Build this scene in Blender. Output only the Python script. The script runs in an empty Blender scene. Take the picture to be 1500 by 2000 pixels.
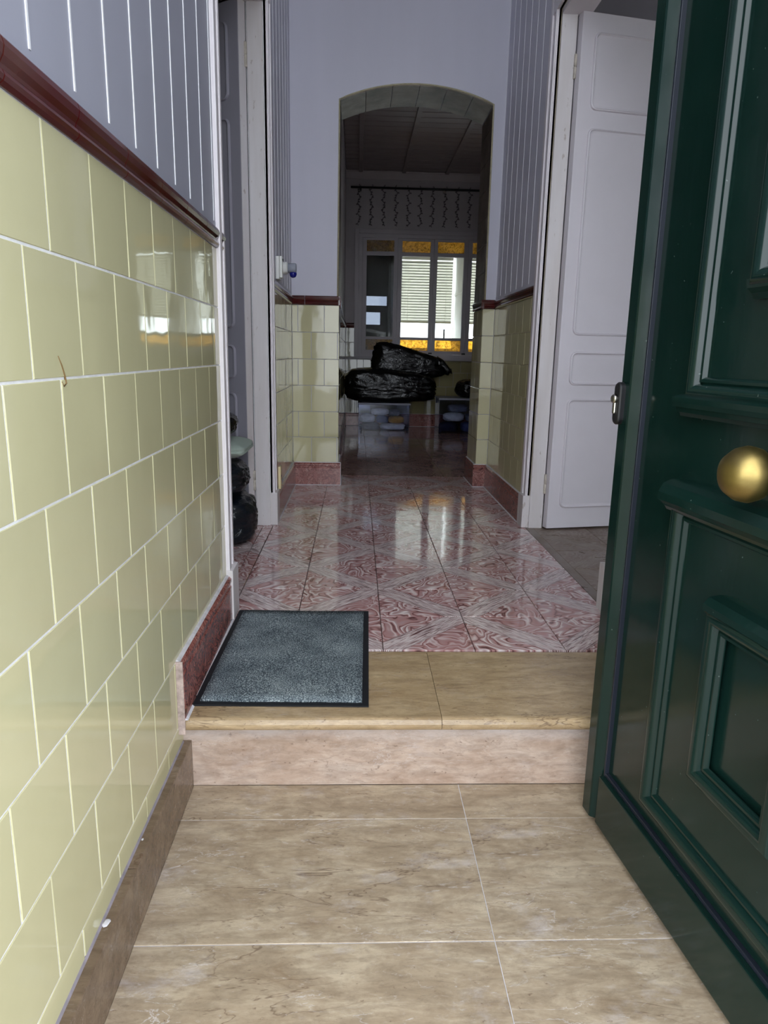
import bpy, bmesh, math, random
from mathutils import Vector, Matrix, noise

random.seed(7)
sc = bpy.context.scene
COL = sc.collection

# ------------------------------------------------------------------ camera
CAM_H = 0.78
FPX = 1364.6
def cam_matrix(pitch, yaw, roll):
    fw = Vector((math.sin(yaw)*math.cos(pitch), math.cos(yaw)*math.cos(pitch), -math.sin(pitch)))
    r = fw.cross(Vector((0, 0, 1))).normalized()
    u = r.cross(fw)
    r2 = r*math.cos(roll) + u*math.sin(roll)
    u2 = -r*math.sin(roll) + u*math.cos(roll)
    m = Matrix((r2, u2, -fw)).transposed().to_4x4()
    m.translation = Vector((0, 0, CAM_H))
    return m
cd = bpy.data.cameras.new('camera')
cam = bpy.data.objects.new('camera', cd)
COL.objects.link(cam)
cam.matrix_world = cam_matrix(0.22281, 0.04233, 0.02039)
cd.sensor_fit = 'VERTICAL'
cd.sensor_height = 24.0
cd.sensor_width = 18.0
cd.lens = FPX/2000*24.0
cd.clip_start = 0.01
sc.camera = cam

# ------------------------------------------------------------------ world: overcast sky, exposure
w = bpy.data.worlds.new('overcast_sky')
sc.world = w
w.use_nodes = True
bg = w.node_tree.nodes['Background']
bg.inputs[0].default_value = (0.86, 0.92, 1.0, 1)
bg.inputs[1].default_value = 1.0
sc.view_settings.view_transform = 'Standard'
sc.view_settings.look = 'None'
sc.view_settings.gamma = 1.0
sc.view_settings.use_curve_mapping = False
sc.view_settings.exposure = 2.5
sc.cycles.max_bounces = 14
sc.cycles.diffuse_bounces = 9
sc.cycles.glossy_bounces = 5
sc.cycles.transparent_max_bounces = 12

# ------------------------------------------------------------------ helpers
def lin(c):
    return tuple(((v/255)/12.92 if v/255 <= .04045 else ((v/255+.055)/1.055)**2.4) for v in c)
def rgba(c):
    return (*lin(c), 1)

def tag(o, label=None, cat=None, group=None, kind=None):
    if label: o['label'] = label
    if cat: o['category'] = cat
    if group: o['group'] = group
    if kind: o['kind'] = kind
    return o

def link(name, me, mat=None, parent=None):
    o = bpy.data.objects.new(name, me)
    COL.objects.link(o)
    if mat is not None and me is not None and len(me.materials) == 0:
        me.materials.append(mat)
    if parent is not None:
        o.parent = parent
    return o

def mesh(name, verts, faces, smooth=False):
    me = bpy.data.meshes.new(name)
    me.from_pydata([tuple(v) for v in verts], [], faces)
    me.update()
    if smooth:
        me.polygons.foreach_set('use_smooth', [True]*len(me.polygons))
    return me

def bm_mesh(name, bm, smooth=False):
    bmesh.ops.recalc_face_normals(bm, faces=bm.faces)
    me = bpy.data.meshes.new(name)
    bm.to_mesh(me)
    bm.free()
    if smooth:
        me.polygons.foreach_set('use_smooth', [True]*len(me.polygons))
    return me

def add_box(bm, x0, x1, y0, y1, z0, z1, bev=0.0):
    vs = [bm.verts.new(p) for p in ((x0,y0,z0),(x1,y0,z0),(x1,y1,z0),(x0,y1,z0),(x0,y0,z1),(x1,y0,z1),(x1,y1,z1),(x0,y1,z1))]
    fs = [bm.faces.new([vs[i] for i in f]) for f in ((0,3,2,1),(4,5,6,7),(0,1,5,4),(1,2,6,5),(2,3,7,6),(3,0,4,7))]
    if bev > 0:
        es = set()
        for f in fs:
            es.update(f.edges)
        bmesh.ops.bevel(bm, geom=list(es), offset=bev, segments=2, affect='EDGES', profile=0.6)

def box(name, x0, x1, y0, y1, z0, z1, mat, parent=None, bev=0.0):
    bm = bmesh.new()
    add_box(bm, x0, x1, y0, y1, z0, z1, bev)
    return link(name, bm_mesh(name, bm), mat, parent)

def boxes(name, lst, mat, parent=None):
    bm = bmesh.new()
    for b in lst:
        add_box(bm, *b)
    return link(name, bm_mesh(name, bm), mat, parent)

def empty(name, loc=(0, 0, 0), rz=0.0):
    o = bpy.data.objects.new(name, None)
    COL.objects.link(o)
    o.location = loc
    o.rotation_euler = (0, 0, rz)
    o.empty_display_size = 0.05
    return o

_tile_cache = {}
def tile_mesh(w_, h_, t, c, mat, uv=False, uo=(0, 0, 1, 1)):
    """slab w x h centred on the origin, back at z=0, front at z=t, chamfered front edges"""
    key = (round(w_, 4), round(h_, 4), t, c, mat.name, uo if uv else None)
    if key in _tile_cache:
        return _tile_cache[key]
    a, b = w_/2, h_/2
    V = []
    for (ia, z) in ((0, 0), (0, t-c), (c, t)):
        V += [(-a+ia, -b+ia, z), (a-ia, -b+ia, z), (a-ia, b-ia, z), (-a+ia, b-ia, z)]
    F = [(8, 9, 10, 11)]
    for l in (0, 4):
        for i in range(4):
            j = (i+1) % 4
            F.append((l+i, l+j, l+4+j, l+4+i))
    me = mesh('tile', V, F)
    if uv:
        L = me.uv_layers.new(name='UVMap')
        for lp in me.loops:
            co = me.vertices[lp.vertex_index].co
            L.data[lp.index].uv = (uo[0]+(co.x/w_+.5)*(uo[2]-uo[0]), uo[1]+(co.y/h_+.5)*(uo[3]-uo[1]))
    me.materials.append(mat)
    _tile_cache[key] = me
    return me

def place(name, me, parent, c, ux, uy, jit=0.0):
    ux = Vector(ux); uy = Vector(uy); un = ux.cross(uy)
    m = Matrix((ux, uy, un)).transposed().to_4x4()
    if jit:
        m = m @ Matrix.Rotation(random.gauss(0, jit), 4, 'X') @ Matrix.Rotation(random.gauss(0, jit), 4, 'Y')
    m.translation = Vector(c)
    o = link(name, me, None, parent)
    o.matrix_world = m
    return o

def sweep(name, prof, p0, p1, nrm, mat, parent=None, up=(0, 0, 1), smooth=False):
    """closed-at-ends strip: profile points (n, z) swept from p0 to p1"""
    n = Vector(nrm); up = Vector(up); p0 = Vector(p0); p1 = Vector(p1)
    k = len(prof)
    V = [p0+n*a+up*b for a, b in prof]+[p1+n*a+up*b for a, b in prof]
    bm = bmesh.new()
    vs = [bm.verts.new(v) for v in V]
    for i in range(k):
        j = (i+1) % k
        bm.faces.new((vs[i], vs[j], vs[k+j], vs[k+i]))
    bm.faces.new(vs[:k]); bm.faces.new(vs[k:][::-1])
    me = bm_mesh(name, bm)
    return link(name, me, mat, parent)

def ring(name, x0, x1, z0, z1, prof, mat, parent):
    """mitred picture-frame moulding in the local xz plane, proud towards -y"""
    V = []
    for o, h in prof:
        V += [(x0+o, -h, z0+o), (x1-o, -h, z0+o), (x1-o, -h, z1-o), (x0+o, -h, z1-o)]
    F = []
    for l in range(len(prof)-1):
        for i in range(4):
            j = (i+1) % 4
            F.append((4*l+i, 4*l+j, 4*l+4+j, 4*l+4+i))
    bm = bmesh.new()
    vs = [bm.verts.new(v) for v in V]
    for f in F:
        bm.faces.new([vs[i] for i in f])
    o = link(name, bm_mesh(name, bm), mat, parent)
    for p_ in o.data.polygons:
        p_.use_smooth = True
    o.data.set_sharp_from_angle(angle=math.radians(38))
    return o

def lathe(name, prof, mat, parent=None, seg=24, axis='Z'):
    bm = bmesh.new()
    rows = []
    for r, z in prof:
        row = []
        for i in range(seg):
            a = 2*math.pi*i/seg
            p = (r*math.cos(a), r*math.sin(a), z)
            if axis == 'X': p = (z, p[0], p[1])
            if axis == 'Y': p = (p[0], z, p[1])
            row.append(bm.verts.new(p))
        rows.append(row)
    for a, b in zip(rows, rows[1:]):
        for i in range(seg):
            j = (i+1) % seg
            bm.faces.new((a[i], a[j], b[j], b[i]))
    bm.faces.new(rows[0]); bm.faces.new(rows[-1])
    return link(name, bm_mesh(name, bm, True), mat, parent)

def tube_mesh(name, pts, r, seg=6):
    bm = bmesh.new()
    rows = []
    n = len(pts)
    for k, p in enumerate(pts):
        p = Vector(p)
        t = (Vector(pts[min(k+1, n-1)])-Vector(pts[max(k-1, 0)])).normalized()
        a = t.cross(Vector((0.3, 1, 0.2))).normalized(); b = t.cross(a)
        rr = r[k] if isinstance(r, (list, tuple)) else r
        rows.append([bm.verts.new(p+(a*math.cos(2*math.pi*i/seg)+b*math.sin(2*math.pi*i/seg))*rr) for i in range(seg)])
    for a, b in zip(rows, rows[1:]):
        for i in range(seg):
            j = (i+1) % seg
            bm.faces.new((a[i], a[j], b[j], b[i]))
    bm.faces.new(rows[0]); bm.faces.new(rows[-1])
    return bm_mesh(name, bm, True)

# ------------------------------------------------------------------ materials
class NT:
    def __init__(s, name):
        s.m = bpy.data.materials.new(name)
        s.m.use_nodes = True
        s.t = s.m.node_tree
        s.b = s.t.nodes['Principled BSDF']
    def n(s, typ, **kw):
        nd = s.t.nodes.new(typ)
        for k, v in kw.items():
            setattr(nd, k, v)
        return nd
    def l(s, a, b):
        s.t.links.new(a, b)
    def val(s, sock, v):
        if hasattr(v, 'links') or isinstance(v, bpy.types.NodeSocket):
            s.l(v, sock)
        else:
            sock.default_value = v
    def math(s, op, a, b=None, c=None):
        nd = s.n('ShaderNodeMath', operation=op)
        s.val(nd.inputs[0], a)
        if b is not None: s.val(nd.inputs[1], b)
        if c is not None: s.val(nd.inputs[2], c)
        return nd.outputs[0]
    def mix(s, f, a, b, mode='MIX'):
        nd = s.n('ShaderNodeMix', data_type='RGBA', blend_type=mode)
        s.val(nd.inputs[0], f)
        s.val(nd.inputs[6], a)
        s.val(nd.inputs[7], b)
        return nd.outputs[2]
    def ramp(s, f, stops):
        nd = s.n('ShaderNodeValToRGB')
        e = nd.color_ramp.elements
        while len(e) < len(stops): e.new(0.5)
        for i, (p, c) in enumerate(stops):
            e[i].position = p; e[i].color = c if len(c) == 4 else (*c, 1)
        s.l(f, nd.inputs[0])
        return nd.outputs[0]
    def noise(s, vec, scale, detail=4, rough=.5, dist=0, w=None):
        nd = s.n('ShaderNodeTexNoise')
        if w is not None:
            nd.noise_dimensions = '4D'
            s.val(nd.inputs['W'], w)
        s.l(vec, nd.inputs['Vector'])
        nd.inputs['Scale'].default_value = scale
        nd.inputs['Detail'].default_value = detail
        nd.inputs['Roughness'].default_value = rough
        nd.inputs['Distortion'].default_value = dist
        return nd.outputs[0]
    def pos(s):
        return s.n('ShaderNodeNewGeometry').outputs['Position']
    def obj(s):
        return s.n('ShaderNodeTexCoord').outputs['Object']
    def uv(s):
        return s.n('ShaderNodeTexCoord').outputs['UV']
    def rnd(s):
        return s.n('ShaderNodeObjectInfo').outputs['Random']
    def scale(s, vec, v, loc=(0, 0, 0)):
        nd = s.n('ShaderNodeMapping')
        s.l(vec, nd.inputs[0])
        nd.inputs['Scale'].default_value = v
        nd.inputs['Location'].default_value = loc
        return nd.outputs[0]
    def bump(s, h, strength, dist=.01):
        nd = s.n('ShaderNodeBump')
        nd.inputs['Strength'].default_value = strength
        nd.inputs['Distance'].default_value = dist
        s.l(h, nd.inputs['Height'])
        s.l(nd.outputs[0], s.b.inputs['Normal'])
    def base(s, c):
        s.val(s.b.inputs['Base Color'], c)
    def set(s, rough=.5, spec=.5, metal=0, coat=0, coat_r=.05):
        s.b.inputs['Roughness'].default_value = rough
        s.b.inputs['Specular IOR Level'].default_value = spec
        s.b.inputs['Metallic'].default_value = metal
        s.b.inputs['Coat Weight'].default_value = coat
        s.b.inputs['Coat Roughness'].default_value = coat_r
        return s

def plain(name, c, rough=.5, spec=.5, metal=0, var=.06, nscale=6, bump=0, bscale=60, stretch=(1, 1, 1)):
    t = NT(name).set(rough, spec, metal)
    p = t.scale(t.pos(), stretch)
    n = t.noise(p, nscale, 5, .6)
    c = rgba(c)
    lo = tuple(v*(1-var) for v in c[:3]); hi = tuple(min(1, v*(1+var)) for v in c[:3])
    t.base(t.ramp(n, [(.3, lo), (.7, hi)]))
    if bump:
        t.bump(t.noise(p, bscale, 3), bump, .004)
    return t.m

def glaze(name, c, rough=.045, var=.05, wav=.06):
    t = NT(name).set(rough, .5)
    c = rgba(c)
    r = t.rnd()
    lo = tuple(v*(1-var) for v in c[:3]); hi = tuple(min(1, v*(1+var)) for v in c[:3])
    b = t.ramp(r, [(0, lo), (1, hi)])
    p = t.pos()
    smudge = t.noise(p, 7, 4, .6)
    b = t.mix(t.math('MULTIPLY', t.ramp(smudge, [(.45, (0, 0, 0)), (.8, (1, 1, 1))]), .10), b, rgba((150, 140, 105)))
    t.base(b)
    t.bump(t.noise(p, 9, 2), wav, .01)
    return t.m

M = {}
M['tile'] = glaze('yellow_glaze', (202, 197, 158))
M['grout'] = plain('white_grout', (232, 232, 234), .8, var=.1, nscale=40)
M['root'] = plain('brown_root', (120, 96, 62), .8, .2)
M['grout_old'] = plain('old_grout', (176, 168, 140), .8, var=.15, nscale=40)
M['rail'] = glaze('oxblood_glaze', (74, 18, 18), .12, .08)
M['board'] = plain('lilac_grey_paint_dimmed', (160, 161, 175), .42, .35, var=.04, nscale=2.2, bump=.05, bscale=18, stretch=(1, 1, .12))  # same paint as the wall, darkened to offset strong light near the entrance
M['bead'] = plain('white_joint_filler', (236, 236, 240), .5, var=.04, nscale=30)
M['wall'] = plain('grey_lilac_wall_paint', (206, 205, 217), .5, .3, var=.05, nscale=3, bump=.06, bscale=14, stretch=(1, 1, .1))
M['whitewood'] = plain('white_gloss_paint', (228, 222, 226), .4, .45, var=.05, nscale=5, bump=.08, bscale=20, stretch=(1, 1, .15))
M['doorpaint'] = plain('white_door_paint', (222, 217, 223), .42, .4, var=.035, nscale=3, bump=.05, bscale=30)
M['doorshade'] = plain('shaded_door_paint', (166, 163, 174), .42, .4, var=.035, nscale=3, bump=.05, bscale=30)  # darker copy of the door paint, left-room shade put into the colour
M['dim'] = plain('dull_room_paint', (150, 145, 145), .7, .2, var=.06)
M['plaster'] = plain('facade_plaster', (205, 203, 198), .85, .2, var=.06, bump=.2)
M['paving'] = plain('street_paving', (150, 148, 142), .85, .2, var=.12)
M['ceil'] = plain('white_ceiling', (225, 225, 228), .7, .2)
M['darkwood'] = plain('grey_painted_ceiling_boards', (150, 138, 136), .5, .3, var=.1, stretch=(.3, 3, 1))
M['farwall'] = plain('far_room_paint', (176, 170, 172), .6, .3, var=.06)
M['winframe'] = plain('grey_window_paint', (180, 174, 178), .45, .4, var=.05)
M['black'] = plain('black_iron', (22, 22, 25), .4, .5)
M['rust'] = plain('chipped_hinge', (196, 188, 176), .45, .4, var=.2, nscale=60)
M['cream'] = plain('cream_plastic', (226, 208, 160), .35, .5)
M['whiteplastic'] = plain('white_plastic', (226, 226, 222), .3, .5)
M['rubber'] = plain('black_rubber', (20, 22, 27), .6, .4)

def chips():
    t = NT('white_wood_chipped').set(.42, .4)
    p = t.pos()
    f = t.ramp(t.noise(t.scale(p, (1, 1, .35)), 38, 5, .65), [(.63, (0, 0, 0)), (.68, (1, 1, 1))])
    g = t.noise(t.scale(p, (1, 1, .12)), 9, 4, .6)
    c = t.ramp(g, [(.3, rgba((205, 198, 196))), (.7, rgba((226, 222, 224)))])
    t.base(t.mix(t.math('MULTIPLY', f, .55), c, rgba((150, 132, 118))))
    return t.m
M['chipped'] = chips()

def marble(name, c1, c2, white=.6, rough=.32, lime=False):
    t = NT(name).set(rough, .45)
    p = t.pos()
    oi = t.n('ShaderNodeObjectInfo')
    off = t.n('ShaderNodeVectorMath', operation='ADD')
    sh = t.n('ShaderNodeCombineXYZ')
    t.l(t.math('MULTIPLY', oi.outputs['Random'], 9.0), sh.inputs[0])
    t.l(t.math('MULTIPLY', oi.outputs['Random'], 5.0), sh.inputs[1])
    t.l(p, off.inputs[0]); t.l(sh.outputs[0], off.inputs[1])
    q = off.outputs[0]
    s1 = t.noise(t.scale(q, (1, 2.5, 2.5)), 7, 10, .7, .5)
    c = t.ramp(s1, [(.28, rgba(c1)), (.5, rgba(tuple((a+b)/2 for a, b in zip(c1, c2)))), (.72, rgba(c2))])
    s2 = t.noise(t.scale(q, (1, 2.6, 2.6)), 34, 8, .75, .6)
    c = t.mix(t.math('MULTIPLY', t.ramp(s2, [(.5, (0, 0, 0)), (.75, (1, 1, 1))]), .5), c, rgba(tuple(v*.72 for v in c1)))
    # thin dark hair cracks and pale veins
    def vein(scl, sc_, width, seed):
        n = t.noise(t.scale(q, scl, (seed, seed*.7, 0)), sc_, 5, .6, .6)
        d = t.math('ABSOLUTE', t.math('SUBTRACT', n, .5))
        return t.ramp(d, [(0, (1, 1, 1)), (width, (0, 0, 0))])
    gate = t.ramp(t.noise(q, 4.2, 3), [(.45, (0, 0, 0)), (.62, (1, 1, 1))])
    c = t.mix(t.math('MULTIPLY', vein((.6, 2.6, 2.6), 4.2, .008, 3.1), t.math('MULTIPLY', gate, .75)), c, rgba((92, 70, 54)))
    gate2 = t.ramp(t.noise(q, 5.7, 4, .6), [(.5, (0, 0, 0)), (.68, (1, 1, 1))])
    c = t.mix(t.math('MULTIPLY', vein((.8, 2.6, 2.6), 9.0, .010, 8.3), t.math('MULTIPLY', gate2, white)), c, rgba((222, 216, 216)))
    sc2 = t.ramp(t.noise(t.scale(q, (1, 1.6, 1.6)), 8, 9, .72), [(.56, (0, 0, 0)), (.74, (1, 1, 1))])
    c = t.mix(t.math('MULTIPLY', sc2, white*.55), c, rgba((206, 200, 204)))
    fleck = t.ramp(t.noise(t.scale(q, (.55, 1.9, 1.9), (2.2, 5.1, 0)), 46, 5, .7, .7), [(.615, (0, 0, 0)), (.69, (1, 1, 1))])
    c = t.mix(t.math('MULTIPLY', fleck, white*.6), c, rgba((214, 207, 204)))
    streak = t.ramp(t.noise(t.scale(q, (.7, 3.0, 3.0), (7.7, 1.3, 0)), 15, 8, .75, .8), [(.42, (1, 1, 1)), (.55, (0, 0, 0))])
    c = t.mix(t.math('MULTIPLY', streak, .24), c, rgba(tuple(v*.66 for v in c1)))
    pit = t.ramp(t.noise(t.scale(q, (1, 1.7, 1.7)), 62, 4, .65), [(.64, (0, 0, 0)), (.70, (1, 1, 1))])
    c = t.mix(t.math('MULTIPLY', pit, .6), c, rgba((96, 74, 60)))
    if lime:   # limescale bloom left under the nosing
        sz = t.n('ShaderNodeSeparateXYZ'); t.l(p, sz.inputs[0])
        hz = t.math('MULTIPLY', t.math('ADD', sz.outputs[2], .105), 13.0)
        nz = t.noise(t.scale(p, (1, 1, 2.5)), 9, 7, .7)
        mk = t.ramp(t.math('MULTIPLY', hz, nz), [(.22, (0, 0, 0)), (.62, (1, 1, 1))])
        c = t.mix(t.math('MULTIPLY', mk, .6), c, rgba((216, 212, 214)))
        st_ = t.ramp(t.noise(t.scale(p, (1, 1, 4), (3, 0, 1)), 12, 3, .5), [(.70, (0, 0, 0)), (.75, (1, 1, 1))])
        c = t.mix(t.math('MULTIPLY', st_, .7), c, rgba((168, 122, 70)))
    t.base(c)
    t.bump(t.noise(q, 55, 4, .6), .12, .003)
    return t.m
M['marble'] = marble('brown_marble', (142, 122, 99), (200, 184, 160), .85)
M['marble_top'] = marble('tread_marble', (158, 132, 98), (198, 174, 138), .25, .22)
M['marble_riser'] = marble('riser_marble', (158, 131, 111), (202, 184, 170), .5, .5, True)
M['marble_skirt'] = marble('skirt_marble', (100, 82, 66), (138, 118, 98), .25, .25)
M['mortar_end'] = plain('chipped_skirting_end', (176, 158, 150), .7, .2, var=.35, nscale=70)
M['mortar_grey'] = plain('grey_mortar', (140, 132, 138), .85, .2, var=.2, nscale=40)
M['mortar'] = plain('lime_mortar', (206, 203, 206), .85, .2, var=.15, nscale=50)

def redmarble():
    t = NT('red_marbled_ceramic').set(.2, .5)
    p = t.pos()
    n = t.noise(p, 16, 4, .6, 1.6)
    c = t.ramp(n, [(.32, rgba((78, 34, 34))), (.44, rgba((158, 100, 92))), (.5, rgba((104, 50, 48))), (.56, rgba((176, 120, 110))), (.62, rgba((110, 56, 54))), (.7, rgba((206, 164, 150)))])
    t.base(c)
    t.bump(n, .05, .003)
    return t.m
M['redbase'] = redmarble()

def floortile(name, cols, rough=.13):
    """glazed 25 cm tile: a straight-grained diagonal band between two burr-figured corners"""
    dark, mid, light, blush = [rgba(c) for c in cols]
    t = NT(name).set(rough, .5)
    uv = t.uv()
    sp = t.n('ShaderNodeSeparateXYZ'); t.l(uv, sp.inputs[0])
    u, v = sp.outputs[0], sp.outputs[1]
    rnd = t.math('MULTIPLY', t.rnd(), 37.0)
    d = t.math('SUBTRACT', u, v)
    a = t.math('ABSOLUTE', d)
    wob = t.noise(t.scale(uv, (2.2, 2.2, 1)), 1.4, 3, .6, 0, rnd)
    # straight grain: uneven strips running along the band
    cx = t.n('ShaderNodeCombineXYZ')
    t.l(t.math('ADD', t.math('MULTIPLY', d, 34.0), t.math('MULTIPLY', wob, 2.0)), cx.inputs[0])
    t.l(t.math('MULTIPLY', t.math('ADD', u, v), 1.3), cx.inputs[1])
    t.l(rnd, cx.inputs[2])
    g = t.noise(cx.outputs[0], 1.0, 2.0, .5)
    grain = t.ramp(g, [(.30, dark), (.37, mid), (.43, light), (.49, mid), (.52, dark), (.56, light), (.64, mid), (.70, dark)])
    # burr figure: contour lines of a distorted noise
    bn = t.noise(t.scale(uv, (1.0, 1.0, 1)), 1.9, 2.2, .5, 1.1, rnd)
    h = t.math('FRACT', t.math('MULTIPLY', bn, 11.0))
    burr = t.ramp(h, [(0, dark), (.13, blush), (.45, mid), (.68, light), (.9, blush), (1, dark)])
    burr = t.mix(t.ramp(t.noise(uv, 2.0, 2, .5, 0, rnd), [(.4, (0, 0, 0)), (.7, (.6, .6, .6))]), burr, blush)
    m = t.ramp(a, [(.20, (1, 1, 1)), (.208, (0, 0, 0))])
    c = t.mix(m, burr, grain)
    edge = t.ramp(t.math('ABSOLUTE', t.math('SUBTRACT', a, .205)), [(0, (1, 1, 1)), (.012, (0, 0, 0))])
    c = t.mix(t.math('MULTIPLY', edge, .7), c, dark)
    p = t.pos()
    wear = t.ramp(t.noise(p, 6, 6, .65), [(.5, (0, 0, 0)), (.8, (1, 1, 1))])
    c = t.mix(t.math('MULTIPLY', wear, .09), c, rgba((180, 170, 172)))
    t.base(c)
    t.l(t.ramp(t.noise(p, 5, 5, .6), [(.3, (rough*.7,)*3), (.75, (rough*1.9,)*3)]), t.b.inputs['Roughness'])
    t.bump(t.noise(p, 11, 3), .05, .01)
    return t.m
M['floor'] = floortile('burr_floor_tile', ((90, 54, 54), (190, 160, 158), (242, 230, 228), (188, 140, 137)), .055)
M['floor_right'] = floortile('olive_floor_tile', ((92, 74, 62), (126, 110, 96), (150, 136, 122), (120, 100, 86)), .3)
M['floorgrout'] = plain('floor_grout', (92, 70, 66), .8, .2, var=.2, nscale=30)

def green():
    t = NT('bottle_green_lacquer').set(.16, .36)
    p = t.pos()
    n = t.noise(p, 3, 4, .6)
    c = t.ramp(n, [(.3, rgba((13, 33, 29))), (.7, rgba((17, 40, 35)))])
    sc_ = t.ramp(t.noise(p, 130, 2, .5), [(.755, (0, 0, 0)), (.775, (1, 1, 1))])
    c = t.mix(t.math('MULTIPLY', sc_, .25), c, rgba((150, 165, 160)))
    t.base(c)
    t.l(t.ramp(t.noise(p, 14, 4, .6), [(.3, (.10,)*3), (.8, (.22,)*3)]), t.b.inputs['Roughness'])
    t.bump(t.noise(t.scale(p, (1, 1, .2)), 24, 3), .025, .01)
    return t.m
M['green'] = green()
M['gasket'] = plain('dark_gasket', (34, 38, 48), .3, .5)
def metal(name, c, rough, bump=0):
    t = NT(name).set(rough, .5, 1.0)
    p = t.pos()
    c = rgba(c)
    n = t.noise(p, 60, 5, .6)
    t.base(t.ramp(n, [(.3, tuple(v*.8 for v in c[:3])), (.7, c)]))
    if bump: t.bump(n, bump, .002)
    return t.m
M['brass'] = metal('worn_brass', (158, 138, 84), .4, .08)
M['steel'] = metal('lock_steel', (205, 200, 190), .25)

def carpet():
    t = NT('speckled_charcoal_carpet').set(.95, .1)
    p = t.pos()
    n = t.noise(p, 330, 2, .6)
    n2 = t.noise(p, 9, 4, .6)
    f = t.math('ADD', n, t.math('MULTIPLY', t.math('SUBTRACT', n2, .5), .28))
    t.base(t.ramp(f, [(.36, rgba((58, 66, 74))), (.52, rgba((112, 124, 130))), (.66, rgba((186, 196, 198)))]))
    t.bump(n, .9, .006)
    return t.m
M['carpet'] = carpet()

def bag(name, c, rough=.2, bs=15):
    t = NT(name).set(rough, .5)
    p = t.pos()
    n = t.noise(t.scale(p, (.8, 1, 1.5)), bs, 3, .55, 1.6)
    c = rgba(c)
    t.base(t.ramp(n, [(.3, tuple(v*.7 for v in c[:3])), (.7, c)]))
    t.bump(t.math('ABSOLUTE', t.math('SUBTRACT', n, .5)), .28, .03)
    return t.m
M['bag'] = bag('black_bin_bag', (4, 5, 8))
M['bag_blue'] = bag('blue_black_bin_bag', (12, 22, 31), .25, 22)
M['mint'] = plain('mint_cushion_cloth', (176, 190, 178), .8, .2, var=.06, bump=.3, bscale=90)

def cloth(name, c):
    return plain(name, c, .85, .2, var=.18, nscale=26, bump=.5, bscale=40)
M['c_white'] = cloth('white_laundry', (245, 245, 250)); M['c_blue'] = cloth('blue_laundry', (92, 104, 150))
M['c_orange'] = cloth('tan_laundry', (230, 178, 100)); M['c_grey'] = cloth('grey_laundry', (140, 144, 156))
M['c_navy'] = cloth('navy_laundry', (40, 44, 70))

def glassy(name, tint, refl=.12, rough=.03, bump=0, bscale=80, diffuse=0.0, dcol=None):
    t = NT(name)
    t.t.nodes.remove(t.b)
    out = [n for n in t.t.nodes if n.type == 'OUTPUT_MATERIAL'][0]
    tr = t.n('ShaderNodeBsdfTransparent'); tr.inputs[0].default_value = (*tint, 1)
    gl = t.n('ShaderNodeBsdfGlossy'); gl.inputs['Roughness'].default_value = rough
    fr = t.n('ShaderNodeFresnel'); fr.inputs[0].default_value = 1.5
    mx = t.n('ShaderNodeMixShader')
    last = tr.outputs[0]
    nz = None
    if bump or diffuse:
        nz = t.noise(t.pos(), bscale, 3, .6, 1.0)
    if diffuse:
        tl = t.n('ShaderNodeBsdfTranslucent')
        t.l(t.ramp(nz, [(.36, tuple(v*.35 for v in dcol)), (.6, dcol)]), tl.inputs[0])
        t.l(t.ramp(nz, [(.38, tuple(v*.45 for v in tint)), (.56, tint)]), tr.inputs[0])
        m2 = t.n('ShaderNodeMixShader'); m2.inputs[0].default_value = diffuse
        t.l(last, m2.inputs[1]); t.l(tl.outputs[0], m2.inputs[2]); last = m2.outputs[0]
    if bump:
        bp = t.n('ShaderNodeBump'); bp.inputs['Strength'].default_value = bump; bp.inputs['Distance'].default_value = .01
        t.l(nz, bp.inputs['Height'])
        t.l(bp.outputs[0], gl.inputs['Normal']); t.l(bp.outputs[0], fr.inputs['Normal'])
    t.l(t.math('MULTIPLY', fr.outputs[0], refl/.04 if refl else 1.0), mx.inputs[0])
    t.l(last, mx.inputs[1]); t.l(gl.outputs[0], mx.inputs[2])
    t.l(mx.outputs[0], out.inputs[0])
    return t.m
M['glass'] = glassy('clear_pane', (.90, .93, .91), .03)
M['amber'] = glassy('amber_hammered_glass', (1.0, .70, .20), .05, .1, .6, 42, .45, (1.0, .72, .20))
M['patch_glass'] = glassy('bright_patch_glass', (.30, .31, .35), .02)  # tones down the sky behind the added closet openings
M['clearplastic'] = glassy('clear_box_plastic', (.84, .86, .93), .022, .15)
M['blueglass'] = NT('blue_bulb_glass').set(.08, .5).m
M['blueglass'].node_tree.nodes['Principled BSDF'].inputs['Base Color'].default_value = rgba((24, 28, 120))
M['slat'] = plain('white_blind_slat', (226, 224, 214), .45, .4)
M['sunwall'] = plain('sunroom_white', (232, 230, 224), .7, .3)

# ------------------------------------------------------------------ layout constants
XL, XR = -0.375, 0.795         # hall side walls (tile face)
YN, YF = 2.06, 3.145           # near and far jamb of the side doorways
YA, YAB = 4.17, 4.50           # front and back of the arch wall
ZLOW = -0.18                   # marble floor at the entrance
CEIL = 3.45
TP = 0.1515                    # wall tile pitch
ZR = 1.044                     # underside of the oxblood rail
ZB = 0.135                     # top of the red skirting
TT = 0.006                     # tile thickness
HEAD = 2.14                    # door head
FYB0 = .40                     # inner face of the street wall

# ------------------------------------------------------------------ setting: shell
wl = boxes('wall_left', [(-.50, XL-.0013, FYB0, YN, -.4, CEIL), (-.50, XL-.0013, YN, YF, HEAD, CEIL), (-.455, XL-.0013, YF, YAB, -.1, CEIL)], M['grout'])
tag(wl, 'left hall wall of pale yellow tiles under white boards', 'wall', kind='structure')
wr = boxes('wall_right', [(XR+.002, .92, .40, 2.09, -.4, CEIL), (XR+.002, .92, 2.09, YF, HEAD, CEIL), (XR+.002, .87, YF, YAB, -.1, CEIL)], M['grout_old'])
tag(wr, 'right hall wall of yellow tiles under grey boards', 'wall', kind='structure')

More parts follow.
